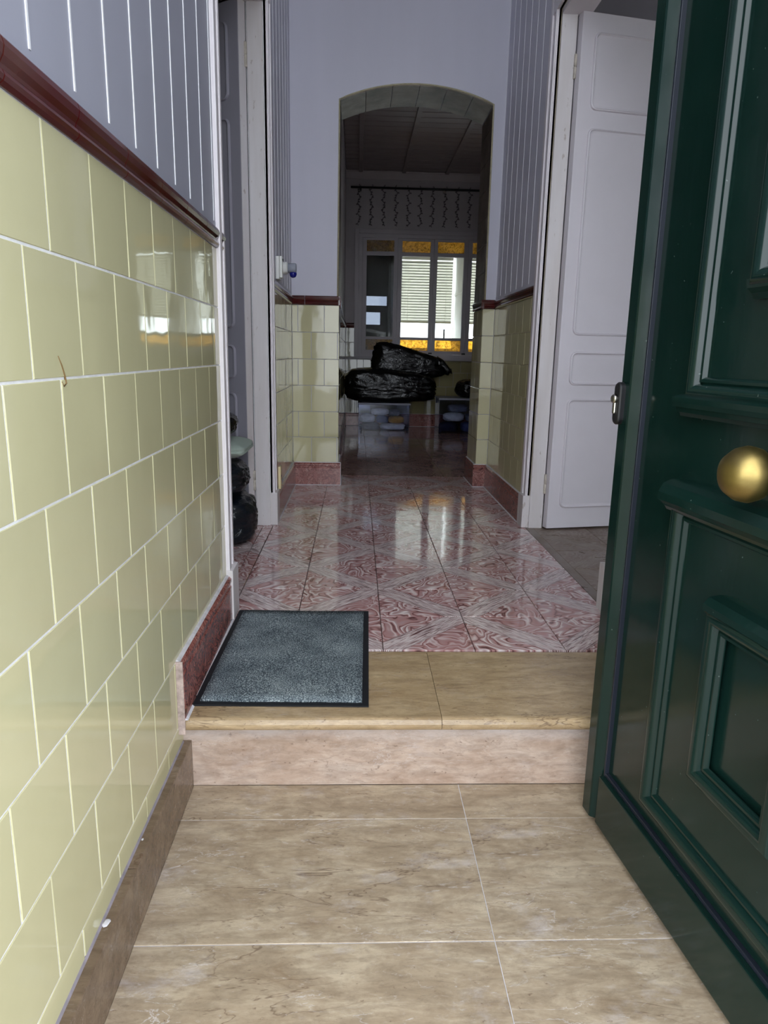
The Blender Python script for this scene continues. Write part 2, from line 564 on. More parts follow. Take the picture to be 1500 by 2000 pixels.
# arch wall
AX0, AX1, AZS, AZC = -.105, .725, 2.105, 2.19
AR = ((AX1-AX0)**2)/(8*(AZC-AZS))+(AZC-AZS)/2
ACX, ACZ = (AX0+AX1)/2, AZC-AR
AH = math.asin((AX1-AX0)/2/AR)
def arc(t, r=AR):
    a = -AH+2*AH*t
    return ACX+r*math.sin(a), ACZ+r*math.cos(a)
def arch_wall():
    bm = bmesh.new()
    add_box(bm, XL-.01, AX0-TT, YA+TT, YAB, -.1, AZS)
    add_box(bm, AX1+TT, XR+.01, YA+TT, YAB, -.1, AZS)
    # boarded/painted wall above the wainscot
    N = 24
    top = []
    bot = []
    for i in range(N+1):
        x, z = arc(i/N, AR+TT)
        bot.append((x, z)); top.append((x, CEIL))
    def quad(p):
        bm.faces.new([bm.verts.new(q) for q in p])
    for i in range(N):
        for y in (YA+TT, YAB):
            quad([(bot[i][0], y, bot[i][1]), (bot[i+1][0], y, bot[i+1][1]), (top[i+1][0], y, CEIL), (top[i][0], y, CEIL)])
        quad([(bot[i][0], YA+TT, bot[i][1]), (bot[i+1][0], YA+TT, bot[i+1][1]), (bot[i+1][0], YAB, bot[i+1][1]), (bot[i][0], YAB, bot[i][1])])
    add_box(bm, XL-.01, bot[0][0], YA+TT, YAB, AZS, CEIL)
    add_box(bm, bot[-1][0], XR+.01, YA+TT, YAB, AZS, CEIL)
    return bm_mesh('wall_back', bm)
wb = tag(link('wall_back', arch_wall(), M['wall']), 'lilac grey end wall of the hall with a low arched opening', 'wall', kind='structure')
# plaster skin above the rail, proud of the tile bed
def arch_skin():
    bm = bmesh.new()
    y0, y1 = YA-.002, YA+TT+.001
    xl_, xr_ = arc(0, AR+.012)[0], arc(1, AR+.012)[0]
    add_box(bm, XL, xl_, y0, y1, ZR+.05, CEIL)
    add_box(bm, xr_, XR, y0, y1, ZR+.05, CEIL)
    N = 24
    for i in range(N):
        (xa, za), (xb, zb) = arc(i/N, AR+.012), arc((i+1)/N, AR+.012)
        v = [bm.verts.new(p) for p in ((xa, y0, za), (xb, y0, zb), (xb, y0, CEIL), (xa, y0, CEIL), (xa, y1, za), (xb, y1, zb), (xb, y1, CEIL), (xa, y1, CEIL))]
        for f in ((0, 1, 2, 3), (7, 6, 5, 4), (0, 4, 5, 1)):
            bm.faces.new([v[k] for k in f])
    return bm_mesh('plaster_face', bm)
link('plaster_face', arch_skin(), M['wall'], wb)

fl = boxes('floor', [(-2.6, -.47, 1.3, 7.95, -.2, -.008), (-.47, XL, YN, YF, -.2, -.008), (XL, XR, 1.74, 7.95, -.2, -.008), (XR+.02, 2.9, .40, 7.95, -.2, -.008), (XL-.02, XR+.02, .40, 1.45, -.45, ZLOW-.012), (XL-.02, XR+.02, 1.45, 1.75, -.45, -.035)], M['floorgrout'])
tag(fl, 'hall floor of burr patterned tiles with a marble step at the entrance', 'floor', kind='structure')
ce = boxes('ceiling', [(-2.6, 2.9, .40, YAB, CEIL, CEIL+.1)], M['ceil'])
tag(ce, 'plain pale hall ceiling above the white boards', 'ceiling', kind='structure')
FYA, FYB = .30, .40
wf = boxes('wall_front', [(-3.5, XL, FYA, FYB, -.6, 4.2), (.64, 1.30, FYA, FYB, -.6, 4.2), (2.20, 4, FYA, FYB, -.6, 4.2), (1.30, 2.20, FYA, FYB, -.6, .75), (1.30, 2.20, FYA, FYB, 2.05, 4.2), (XL, .64, FYA, FYB, 3.40, 4.2)], M['plaster'])  # street window and opening over the entrance added to brighten the interior
boxes('added_fanlight_bar', [(XL, .64, FYA+.02, FYB-.02, 2.22, 2.26)], M['whitewood'], wf)  # bar of an unseen fanlight, added to let more light into the hall
boxes('added_window_bar', [(1.30, 2.20, FYA+.03, FYB-.03, 1.60, 1.65), (1.72, 1.77, FYA+.03, FYB-.03, .75, 2.05)], M['whitewood'], wf)  # bars of the unseen window added to light the right room
tag(wf, 'street front wall around the open entrance', 'wall', kind='structure')
gr = box('ground', -12, 12, -14, .30, -.6, -.33, M['paving'])
tag(gr, 'grey street paving in front of the entrance', 'ground', kind='structure')
st = box('trim_1', XL, .64, .16, .40, -.33, ZLOW, M['marble_skirt'], None, .006)
tag(st, 'marble door sill at the street front', 'door sill', kind='structure')

# side rooms
boxes_l = [(-2.6, -2.5, 1.3, 7.9, -.1, CEIL), (-2.6, -.5, 1.2, 1.3, -.1, CEIL), (-2.6, -.455, YAB-.05, YAB+.05, -.1, CEIL)]
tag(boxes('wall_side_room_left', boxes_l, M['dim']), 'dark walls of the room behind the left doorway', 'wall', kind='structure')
boxes_r = [(2.8, 2.9, .40, 4.6, -.1, CEIL), (.87, 2.9, YAB-.05, YAB+.05, -.1, CEIL)]
tag(boxes('wall_side_room_right', boxes_r, M['wall']), 'pale walls of the room behind the right doorway', 'wall', kind='structure')

# ------------------------------------------------------------------ wall tiling
G = .0034
def tile_wall(parent, org, ux, length, rows, z0list, start, mat=M['tile'], jit=.0022, tt=TT, uz=(0, 0, 1)):
    """rows of running-bond tiles. org = point at s=0 on the bed, z0list = [(z0, z1)], start = joint phase per row"""
    ux = Vector(ux)
    for r, (za, zb) in enumerate(z0list):
        ph = start if r % 2 == 0 else start+TP/2
        s = ph-math.ceil(ph/TP)*TP
        while s < length-.001:
            a, b = max(s, 0), min(s+TP, length)
            if b-a > .012:
                me = tile_mesh(b-a-G, zb-za-G, tt, .0008, mat)
                c = Vector(org)+ux*((a+b)/2)+Vector((0, 0, (za+zb)/2))
                place('tile', me, parent, c, ux, uz, jit)
            s += TP
def rows_between(ztop, zbot, n=99):
    out = []
    z = ztop
    while z > zbot+.004 and len(out) < n:
        out.append((max(z-TP, zbot), z)); z -= TP
    return out
# left wall beside the entrance: facing +x, ux must satisfy ux x uz = +x  -> ux = +y
XBED = XL-TT
rows_up = rows_between(ZR, -.02)
tile_wall(wl, (XBED, .40, 0), (0, 1, 0), YN-.008-.40, 0, rows_up, .917-.40)
low = rows_between(ZR-len(rows_up)*TP if False else rows_up[-1][0], -.0655)
tile_wall(wl, (XBED, .40, 0), (0, 1, 0), 1.418-.40, 0, low, .917-.40+(TP/2 if len(rows_up) % 2 else 0))
# left hall wall beyond the doorway
hall_rows = [(ZR-(k+1)*TP, ZR-k*TP) for k in range(6)]
tile_wall(wl, (XBED, YF+.09, 0), (0, 1, 0), YA-YF-.09, 0, hall_rows, .06)
# right hall wall, facing -x: ux = -y
tile_wall(wr, (XR+TT, YA, 0), (0, -1, 0), YA-YF-.09, 0, hall_rows, .11)
tile_wall(wr, (XR+TT, 2.0, 0), (0, -1, 0), .80, 0, hall_rows, .05)
# piers of the arch wall, facing -y: ux = +x
tile_wall(wb, (XL, YA+TT, 0), (1, 0, 0), AX0-XL, 0, hall_rows, .11-TP*.5)
tile_wall(wb, (AX1, YA+TT, 0), (1, 0, 0), XR-AX1, 0, hall_rows, .0)
# reveals of the arch
M['dark_reveal'] = plain('dark_glazed_tile', (88, 79, 68), .4, .25, var=.6, nscale=9, bump=.1, bscale=30)  # darker, blotchier tile for the reveals above the rail
rev_up = [(ZR+.05+k*TP, min(ZR+.05+(k+1)*TP, AZS-.004)) for k in range(7)]
for rws, m_ in ((hall_rows, M['tile']), (rev_up, M['dark_reveal'])):
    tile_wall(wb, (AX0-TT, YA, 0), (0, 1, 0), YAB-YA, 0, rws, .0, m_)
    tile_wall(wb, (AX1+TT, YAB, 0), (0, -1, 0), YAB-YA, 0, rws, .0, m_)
# arch soffit pieces
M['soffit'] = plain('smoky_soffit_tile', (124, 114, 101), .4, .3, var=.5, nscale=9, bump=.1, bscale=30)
alen = 2*AH*AR
def soffit(a0, a1):
    bm = bmesh.new()
    g = .0018
    lo, hi = [], []
    K = 4
    for k in range(K+1):
        t = (a0+g+(a1-a0-2*g)*k/K)/alen
        for r, lst in ((AR, lo), (AR+TT, hi)):
            x, z = arc(t, r)
            lst.append([bm.verts.new((x, YA-.003, z)), bm.verts.new((x, YAB-.004, z))])
    for k in range(K):
        bm.faces.new((lo[k][0], lo[k+1][0], lo[k+1][1], lo[k][1]))
        bm.faces.new((hi[k][0], hi[k][1], hi[k+1][1], hi[k+1][0]))
        for s in (0, 1):
            bm.faces.new((lo[k][s], lo[k+1][s], hi[k+1][s], hi[k][s]))
    for k in (0, K):
        bm.faces.new((lo[k][0], lo[k][1], hi[k][1], hi[k][0]))
    return bm_mesh('tile', bm)
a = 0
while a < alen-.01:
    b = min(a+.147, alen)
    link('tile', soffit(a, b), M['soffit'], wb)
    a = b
# thin plaster bead round the arch front
def arch_bead():
    pts = [(AX0-.008, YA-.004, ZR+.05)]
    for i in range(25):
        x, z = arc(i/24, AR+.008); pts.append((x, YA-.004, z))
    pts.append((AX1+.008, YA-.004, ZR+.05))
    return tube_mesh('arch_bead', pts, .0045, 6)
link('arch_bead', arch_bead(), M['grout_old'], wb)

# ------------------------------------------------------------------ boards above the rail
BP = .131
ZBD = ZR+.064
def boards(parent, x, face, y0, y1, phase, mat=M['board']):
    """vertical tongue-and-groove boards on a side wall; face = +1 faces +x"""
    nx = (1 if face > 0 else -1)
    def pan(ya, yb, name, prof_t, m, z0, z1):
        bm = bmesh.new()
        xs = sorted((x-nx*.009, x+nx*prof_t))
        add_box(bm, xs[0], xs[1], ya, yb, z0, z1, 0)
        return link(name, bm_mesh(name, bm), m, parent)
    y = phase
    while y > y0: y -= BP
    while y < y1-.002:
        a_, b_ = max(y, y0), min(y+BP, y1)
        if b_-a_ > .008:
            pan(a_+.0022, b_-.0022, 'board', .0, mat, ZBD, CEIL-.02)
        if y > y0 and y < y1:
            pan(y-.0022, y+.0022, 'joint_bead', .0014, M['bead'], ZBD, CEIL-.02)
        y += BP
    pan(y0, y1, 'bottom_strip', .0005, mat, ZR+.046, ZBD)
boards(wl, XL, 1, .40, YN-.01, 1.034)
boards(wl, XL, 1, YF+.095, YA, 3.39, M['wall'])  # hall boards get the lighter paint to make up for less light
boards(wr, XR, -1, YF+.095, YA, 3.38, M['wall'])
boards(wr, XR, -1, .40, 2.09-.01, 1.0)
# plain strips over the door heads
box('over_door_panel', XL-.008, XL-.001, YN, YF+.09, HEAD+.11, CEIL-.02, M['board'], wl)
box('over_door_panel', XR+.001, XR+.008, 2.09, YF+.09, HEAD+.11, CEIL-.02, M['board'], wr)

# ------------------------------------------------------------------ oxblood rails
RP = [(0, 0), (.006, .0), (.011, .004), (.013, .009), (.011, .014), (.008, .017), (.009, .021), (.013, .028), (.015, .037), (.013, .045), (.008, .05), (0, .05)]
_rail = {}
def rail(parent, p0, d, length, nrm, first=.2, piece=.2):
    d = Vector(d)
    s = 0
    nxt = first
    while s < length-.002:
        e = min(nxt, length)
        L = e-s-.0022
        key = (round(L, 4), tuple(d), tuple(nrm))
        if key not in _rail:
            o = sweep('rail_tile', RP, (0, 0, 0), d*L, nrm, M['rail'], parent)
            _rail[key] = o.data
        else:
            o = link('rail_tile', _rail[key], None, parent)
        o.location = Vector(p0)+d*(s+.0011)
        s = e; nxt += piece
def new_rail(n, label):
    t = empty('trim_%d' % n)
    return tag(t, label, 'dado rail', kind='structure')
t2 = new_rail(2, 'oxblood glazed dado rail on the left wall nearest the entrance')
rail(t2, (XL-.004, .40, ZR), (0, 1, 0), YN-.40, (1, 0, 0), .017)
t3 = new_rail(3, 'oxblood glazed dado rail turning round the left pier of the arch')
rail(t3, (XL-.004, YF+.095, ZR), (0, 1, 0), YA-YF-.095, (1, 0, 0), .15)
rail(t3, (XL, YA+.004, ZR), (1, 0, 0), AX0-XL+.012, (0, -1, 0), .075)
rail(t3, (AX0-.004, YA-.01, ZR), (0, 1, 0), YAB-YA+.01, (1, 0, 0), .17)
t8 = new_rail(8, 'oxblood glazed dado rail on the right wall behind the green door')
rail(t8, (XR+.004, 1.20, ZR), (0, 1, 0), .80, (-1, 0, 0), .2)
t4 = new_rail(4, 'oxblood glazed dado rail turning round the right pier of the arch')
rail(t4, (XR+.004, YF+.095, ZR), (0, 1, 0), YA-YF-.095, (-1, 0, 0), .13)
rail(t4, (AX1-.012, YA+.004, ZR), (1, 0, 0), XR-AX1+.012, (0, -1, 0), .2)
rail(t4, (AX1+.004, YA-.01, ZR), (0, 1, 0), YAB-YA+.01, (-1, 0, 0), .17)

# ------------------------------------------------------------------ skirtings
SK = [(0, 0), (.016, 0), (.016, .104), (.013, .109), (.013, .114), (.016, .119), (.016, .128), (.010, .135), (0, .135)]
def skirt(parent, p0, p1, nrm):
    p0, p1 = Vector(p0), Vector(p1)
    d = (p1-p0); L = d.length; d.normalize()
    n = max(1, round(L/.33))
    for k in range(n):
        sweep('skirting_tile', SK, p0+d*(L*k/n+.001), p0+d*(L*(k+1)/n-.001), nrm, M['redbase'], parent)
    # pale mortar line along top and foot
    sweep('mortar_line', [(0, .135), (.009, .135), (.006, .1395), (0, .1395)], p0, p1, nrm, M['mortar'], parent)
    sweep('mortar_line', [(.015, 0), (.021, 0), (.0165, .004), (.015, .004)], p0, p1, nrm, M['mortar'], parent)
bl = tag(empty('baseboard_left'), 'red marbled skirting on the left side of the hall', 'baseboard', kind='structure')
skirt(bl, (XL-.001, 1.385, 0), (XL-.001, YN-.012, 0), (1, 0, 0))
box('mortar_end', XL-.002, XL+.0145, 1.3805, 1.3855, -.032, .137, M['mortar_end'], bl, .0015)
skirt(bl, (XL-.001, YF+.10, 0), (XL-.001, YA, 0), (1, 0, 0))
skirt(bl, (XL+.012, YA+.001, 0), (AX0+.014, YA+.001, 0), (0, -1, 0))
skirt(bl, (AX0-.001, YA-.008, 0), (AX0-.001, YAB, 0), (1, 0, 0))
box('mortar_line', AX0+.0135, AX0+.0165, YA-.0165, YA-.0135, 0, .137, M['mortar'], bl)
br = tag(empty('baseboard_right'), 'red marbled skirting on the right side of the hall', 'baseboard', kind='structure')
skirt(br, (XR+.001, YF+.10, 0), (XR+.001, YA, 0), (-1, 0, 0))
skirt(br, (XR+.001, 1.45, 0), (XR+.001, 1.995, 0), (-1, 0, 0))
skirt(br, (AX1-.014, YA+.001, 0), (XR-.012, YA+.001, 0), (0, -1, 0))
skirt(br, (AX1+.001, YA-.008, 0), (AX1+.001, YAB, 0), (-1, 0, 0))
# marble skirting beside the lower floor
bf = tag(empty('baseboard_front'), 'brown marble skirting along the lower marble floor', 'baseboard', kind='structure')
for ya, yb in ((.40, 1.02), (1.021, 1.418)):
    o = box('marble_strip', XL-.006, -.357, ya, yb, ZLOW-.002, -.066, M['marble_skirt'], bf, .002)
sweep('mortar_line', [(0, 0), (.004, 0), (.001, .004), (0, .004)], (XL-.001, .40, -.066), (XL-.001, 1.41, -.066), (1, 0, 0), M['mortar_grey'], bf)
for x, y, s in ((-.368, .905, .009), (-.369, 1.09, .004)):
    bm = bmesh.new()
    bmesh.ops.create_icosphere(bm, subdivisions=2, radius=s)
    for v in bm.verts:
        v.co *= 1+.9*noise.noise(v.co*90+Vector((x*50, y*40, 0)))
        v.co.z *= .14; v.co.x *= .6
        v.co += Vector((x, y, -.065))
    link('plaster_dab', bm_mesh('plaster_dab', bm, True), M['mortar'], bf)

# ------------------------------------------------------------------ floor pieces
def ftile(x0, x1, y0, y1, mat, flip, z=0.0):
    """floor tile cut out of its 25 cm cell"""
    cx0 = FX0+math.floor((((x0+x1)/2)-FX0)/.25)*.25
    cy0 = FY0+math.floor((((y0+y1)/2)-FY0)/.25)*.25
    uo = ((x0-cx0)/.25, (y0-cy0)/.25, (x1-cx0)/.25, (y1-cy0)/.25)
    if flip:
        uo = (1-uo[0], uo[1], 1-uo[2], uo[3])
    uo = tuple(round(v, 3) for v in uo)
    me = tile_mesh(x1-x0-.0022, y1-y0-.0022, .008, .0010, mat, True, uo)
    place('floor_tile', me, fl, ((x0+x1)/2, (y0+y1)/2, z-.008), (1, 0, 0), (0, 1, 0), .0014)
FX0, FY0 = -.17, 1.755
def floor_area(xa, xb, ya, yb, mat):
    i0 = math.floor((xa-FX0)/.25+1e-6); j0 = math.floor((ya-FY0)/.25+1e-6)
    i = i0
    while FX0+i*.25 < xb-.01:
        j = j0
        while FY0+j*.25 < yb-.01:
            x0, x1 = max(FX0+i*.25, xa), min(FX0+(i+1)*.25, xb)
            y0, y1 = max(FY0+j*.25, ya), min(FY0+(j+1)*.25, yb)
            if x1-x0 > .01 and y1-y0 > .01:
                ftile(x0, x1, y0, y1, mat, (i+j) % 2 == 0)
            j += 1
        i += 1
floor_area(XL, XR, 1.745, YA, M['floor'])
floor_area(AX0, AX1, YA, YAB, M['floor'])
M['floor_far'] = floortile('burr_floor_tile_dimmed', ((80, 50, 48), (154, 124, 118), (190, 164, 156), (146, 106, 100)), .06)  # hall tile colours darkened to carry the dimness of the far room
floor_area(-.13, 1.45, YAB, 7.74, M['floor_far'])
floor_area(-.95, XL-.001, YN, 3.9, M['floor'])
floor_area(.83, 1.58, 2.09, 3.7, M['floor_right'])
box('threshold_strip', XR, .83, 2.09, YF, -.01, 0, M['floor_right'], fl)
# marble slabs of the lower floor
YS = [.40, .60, .979, 1.297, 1.418]
for k in range(4):
    ya, yb = YS[k], YS[k+1]
    for xa, xb in ((-.358, .243), (.243, XR)):
        me = tile_mesh(xb-xa-.0014, yb-ya-.0014, .012, .0008, M['marble'])
        place('marble_slab', me, fl, ((xa+xb)/2, (ya+yb)/2, ZLOW-.012), (1, 0, 0), (0, 1, 0), .0006)
box('slab_joint_bed', -.357, XR, .40, 1.418, ZLOW-.013, ZLOW-.0012, M['mortar'], fl)
# step: riser and bull-nosed tread
NY = 1.387
box('step_riser', XL-.005, XR-.002, 1.418, 1.452, ZLOW, -.031, M['marble_riser'], fl, .001)
def tread(xa, xb):
    P = [(1.744, -.031), (NY+.015, -.031)]
    for k in range(1, 9):
        a = math.pi*k/9
        P.append((NY+.015-.015*math.sin(a), -.0155-.0155*math.cos(a)))
    P += [(NY+.015, 0), (1.744, 0)]
    bm = bmesh.new()
    A = [bm.verts.new((xa+.0006, y, z)) for y, z in P]; B = [bm.verts.new((xb-.0006, y, z)) for y, z in P]
    for i in range(len(P)):
        j = (i+1) % len(P)
        bm.faces.new((A[i], A[j], B[j], B[i]))
    bm.faces.new(A); bm.faces.new(B[::-1])
    return link('step_tread', bm_mesh('step_tread', bm), M['marble_top'], fl)
tread(XL-.005, .196); tread(.196, XR)

# ------------------------------------------------------------------ doorway trims
def doorway(n, side, yn, label):
    """side = -1 left, +1 right; casings, plinths, lining and head"""
    t = tag(empty('trim_%d' % n), label, 'door frame', kind='structure')
    X = XL if side < 0 else XR
    def bx(nm, xa, xb, ya, yb, za, zb, m=M['whitewood'], bev=.002):
        a_, b_ = X+side*xa, X+side*xb
        return box(nm, min(a_, b_), max(a_, b_), ya, yb, za, zb, m, t, bev)
    # offsets: negative = into the hall
    for (y, s) in ((yn, -1), (YF, 1)):
        y1 = y+s*.088
        ya, yb = min(y, y1), max(y, y1)
        flat_ = side > 0 and s < 0
        bx('casing', .003 if flat_ else -.004, .012, ya, yb, .15, HEAD+.085)
        yo = sorted((y+s*.058, y1))
        if not flat_:
            bx('casing_bead', -.011, -.003, yo[0], yo[1], .15, HEAD+.085)
        yi = sorted((y+s*.004, y+s*.022))
        if not flat_:
            bx('casing_bead', -.009, -.003, yi[0], yi[1], .15, HEAD+.085)
        yp = sorted((y-s*.004, y1+s*.004))
        bx('plinth_block', -.020, .02, yp[0], yp[1], 0, .152, M['chipped'], .003)
        yl = sorted((y-s*.012, y+s*.012))
        bx('jamb_lining', .012, .075, yl[0], yl[1], 0, HEAD, M['chipped'])
    bx('head_casing', -.010, .012, yn-.088, YF+.088, HEAD, HEAD+.088)
    bx('head_lining', .012, .128, yn-.012, YF+.012, HEAD-.022, HEAD+.01)
    return t
doorway(5, -1, YN+.0, 'white painted frame of the left doorway')
doorway(6, 1, 2.09, 'white painted frame of the right doorway')

# ------------------------------------------------------------------ panelled white doors
def rounded(x0, x1, z0, z1, r, seg=5):
    P = []
    for cx, cz, a0 in ((x1-r, z1-r, 0), (x0+r, z1-r, 90), (x0+r, z0+r, 180), (x1-r, z0+r, 270)):
        for k in range(seg+1):
            a_ = math.radians(a0+90*k/seg)
            P.append((cx+r*math.cos(a_), cz+r*math.sin(a_)))
    return P
def panel_mesh(x0, x1, z0, z1):
    bm = bmesh.new()
    loops = []
    for o, h in ((0, 0), (.002, .008), (.006, .010), (.011, .003), (.018, .0015)):
        loops.append([bm.verts.new((x, -h, z)) for x, z in rounded(x0+o, x1-o, z0+o, z1-o, .028-o)])
    for a_, b_ in zip(loops, loops[1:]):
        for i in range(len(a_)):
            j = (i+1) % len(a_)
            bm.faces.new((a_[i], a_[j], b_[j], b_[i]))
    bm.faces.new(loops[-1])
    return bm_mesh('panel', bm)
def white_door(name, label, pin, ang, sg, paint):
    """hinge pin at the local origin; leaf runs towards sg*x, hall face at local y = -T"""
    T, W = .04, .98
    t = tag(empty(name, (pin[0], pin[1], 0), ang), label, 'door', kind='structure')
    def xx(a_, b_):
        return (min(sg*a_, sg*b_), max(sg*a_, sg*b_))
    x0, x1 = xx(0, W)
    box('leaf', x0, x1, -T, 0, .008, 2.118, paint, t, .002)
    if sg < 0:
        box('leaf_edge', -.0005, .0025, -T+.001, -.001, .01, 2.116, M['chipped'], t, .0008)
    p0, p1 = xx(.055, W-.06)
    for z0, z1 in ((1.765, 2.05), (.875, 1.70), (.66, .805), (.103, .60)):
        o = link('panel', panel_mesh(p0, p1, z0, z1), paint, t)
        o.location = (0, -T+.0003, 0)
    for z in (.21, 1.93):
        h = lathe('hinge', [(.0055, -.045), (.0065, -.044), (.0065, -.002), (.005, -.0015), (.005, .0015), (.0065, .002), (.0065, .044), (.0055, .045)], M['rust'], t, 10)
        h.location = (-sg*.004, -.006 if sg > 0 else -.004, z)
    h0, h1 = xx(W-.12, W-.03)
    hd = box('handle', h0, h1, -T-.045, -T-.033, .985, 1.0, M['steel'], t, .004)
    g0, g1 = xx(W-.045, W-.03)
    box('handle_stem', g0, g1, -T-.035, -T+.001, .985, 1.0, M['steel'], hd, .002)
    return t
white_door('door_1', 'panelled door with painted-in shade, swung back into the dark left room', (-.457, 3.137), math.radians(-35), -1, M['doorshade'])
white_door('door_2', 'white panelled door opened into the right room', (.874, 3.137), math.radians(11), 1, M['doorpaint'])

# ------------------------------------------------------------------ green entrance door (swung inwards on the right)
gd = empty('door_3', (.498, 1.32, 0), math.atan2(-.9944, .1054))
tag(gd, 'bottle green panelled entrance door swung open on the right', 'door', kind='structure')
GB, GT, GW = -.166, 2.16, .90
def stile(x, sgn):
    """profile: flat face, long chamfer falling to the field"""
    P = [(0, .055), (0, .004), (.004, .0), (.034, .0), (.038, .0015), (.054, .021), (.056, .055)]
    bm = bmesh.new()
    A = [bm.verts.new((x+sgn*a_, y, GB)) for a_, y in P]
    B = [bm.verts.new((x+sgn*a_, y, GT)) for a_, y in P]
    for i in range(len(P)):
        j = (i+1) % len(P)
        bm.faces.new((A[i], A[j], B[j], B[i]))
    bm.faces.new(A); bm.faces.new(B[::-1])
    return link('stile', bm_mesh('stile', bm), M['green'], gd)
stile(0, 1); stile(GW, -1)
box('bottom_rail', .0565, GW-.0565, .003, .054, GB, -.058, M['green'], gd, .003)
box('top_rail', .0565, GW-.0565, .003, .054, GT-.11, GT, M['green'], gd, .003)
box('field_board', .056, GW-.056, .012, .040, -.06, GT-.10, M['green'], gd)
for x in (.0565, GW-.0565-.005):
    box('gasket', x, x+.005, .003, .013, -.057, GT-.111, M['gasket'], gd, .001)
box('gasket', .0565, GW-.0565, .004, .0125, -.0575, -.050, M['gasket'], gd, .001)
MP = [(0, -.012), (0, -.002)]
for k_ in range(1, 11):
    a_ = math.pi*k_/11
    MP.append((.013-.013*math.cos(a_), -.001+.015*math.sin(a_)))
MP += [(.0265, .001), (.029, .0035), (.033, .0035), (.036, .0), (.037, -.004)]
for x0_, x1_, z0_, z1_ in ((.212, .688, -.006, .560), (.215, .685, .718, 1.96)):
    box('panel', x0_+.034, x1_-.034, .003, .0125, z0_+.034, z1_-.034, M['green'], gd)
ring('lower_moulding', .212, .688, -.006, .560, MP, M['green'], gd)
sweep('cornice', [(-.012, 0), (.012, 0), (.016, .006), (.020, .010), (.030, .018), (.030, .030), (.022, .044), (.008, .050), (-.012, .050)], (.204, 0, .538), (.696, 0, .538), (0, -1, 0), M['green'], gd)
im1 = ring('inner_moulding', .352, .548, .136, .420, MP, M['green'], gd)
im1.location.y = -.009
sweep('cornice', [(-.012, 0), (.010, 0), (.014, .006), (.024, .016), (.024, .026), (.016, .036), (-.012, .040)], (.352, 0, .400), (.548, 0, .400), (0, -1, 0), M['green'], gd)
ring('upper_moulding', .215, .685, .718, 1.96, MP, M['green'], gd)
sweep('sill_moulding', [(-.012, 0), (.006, 0), (.008, .006), (.014, .007), (.015, .014), (.021, .015), (.023, .022), (.024, .030), (.010, .034), (-.012, .034)], (.204, 0, .692), (.696, 0, .692), (0, -1, 0), M['green'], gd)
im2 = ring('inner_moulding', .352, .548, .876, 1.83, MP, M['green'], gd)
im2.location.y = -.009
sweep('sill_moulding', [(-.012, 0), (.006, 0), (.010, .008), (.018, .014), (.020, .026), (-.012, .030)], (.350, 0, .862), (.550, 0, .862), (0, -1, 0), M['green'], gd)
kn = lathe('door_knob', [(.002, -.088), (.014, -.087), (.026, -.080), (.0345, -.067), (.037, -.055), (.034, -.042), (.026, -.031), (.017, -.023), (.015, -.010), (.0155, .013)], M['brass'], gd, 32, 'Y')
kn.location = (.45, .012, .638)
kn['label'] = 'worn round brass knob'
rs = lathe('rose', [(.030, -.004), (.029, .002), (.026, .006), (.016, .008), (.016, .012)], M['brass'], kn, 28, 'Y')
rs.scale = (1, -1, 1)
for ch in gd.children:
    if ch.name.split('.')[0] in ('field_board', 'gasket', 'lower_moulding', 'upper_moulding', 'inner_moulding', 'cornice', 'sill_moulding', 'panel'):
        ch.location.y += .010
# lock plate on the free stile
def plate():
    bm = bmesh.new()
    lo = rounded(-.004, .022, .658, .737, .0129, 6)
    loops = []
    for o, h in ((0, 0), (0, .008), (.002, .0105), (.005, .0115)):
        loops.append([bm.verts.new((x, -h, z)) for x, z in rounded(-.004+o, .022-o, .658+o, .737-o, .0129-o, 6)])
    for a_, b_ in zip(loops, loops[1:]):
        for i in range(len(a_)):
            j = (i+1) % len(a_)
            bm.faces.new((a_[i], a_[j], b_[j], b_[i]))
    bm.faces.new(loops[-1]); bm.faces.new(loops[0][::-1])
    return bm_mesh('lock_plate', bm)
lp = link('lock_plate', plate(), M['black'], gd)
lp['label'] = 'black lock plate with steel cylinder'
cy = lathe('lock_cylinder', [(.0085, -.019), (.0085, -.025), (.0070, -.0268), (.002, -.0268)], M['steel'], lp, 18, 'Y')
cy.location = (.009, .008, .706)
box('cylinder_tail', .0045, .0135, -.0165, -.011, .678, .706, M['steel'], lp, .003)
for z in (-.02, .95, 1.95):
    h = lathe('hinge', [(.008, -.05), (.009, -.049), (.009, .049), (.008, .05)], M['green'], gd, 12)
    h.location = (GW+.006, .03, z)

# ------------------------------------------------------------------ far room
FY = 7.75
FC = 2.57
WX0, WX1, WZ0, WZ1 = .012, 1.60, .745, 1.995
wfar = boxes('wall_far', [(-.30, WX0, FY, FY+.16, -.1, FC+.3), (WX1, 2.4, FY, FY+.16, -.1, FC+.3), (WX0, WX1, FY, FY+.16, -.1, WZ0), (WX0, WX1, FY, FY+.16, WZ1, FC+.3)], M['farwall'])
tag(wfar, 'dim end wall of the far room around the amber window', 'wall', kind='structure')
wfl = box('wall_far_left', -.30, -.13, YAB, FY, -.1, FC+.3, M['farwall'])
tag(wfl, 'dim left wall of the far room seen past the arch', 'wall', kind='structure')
wfr = boxes('wall_far_right', [(2.3, 2.4, YAB, 5.5, -.1, FC+.3), (2.3, 2.4, 5.9, FY, -.1, FC+.3), (2.3, 2.4, 5.5, 5.9, -.1, 1.3), (2.3, 2.4, 5.5, 5.9, 1.8, FC+.3)], M['farwall'])  # unseen window opening added to brighten the far room
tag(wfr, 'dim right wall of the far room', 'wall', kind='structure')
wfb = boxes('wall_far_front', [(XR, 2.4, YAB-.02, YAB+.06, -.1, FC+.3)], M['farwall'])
tag(wfb, 'back of the arch wall inside the far room', 'wall', kind='structure')
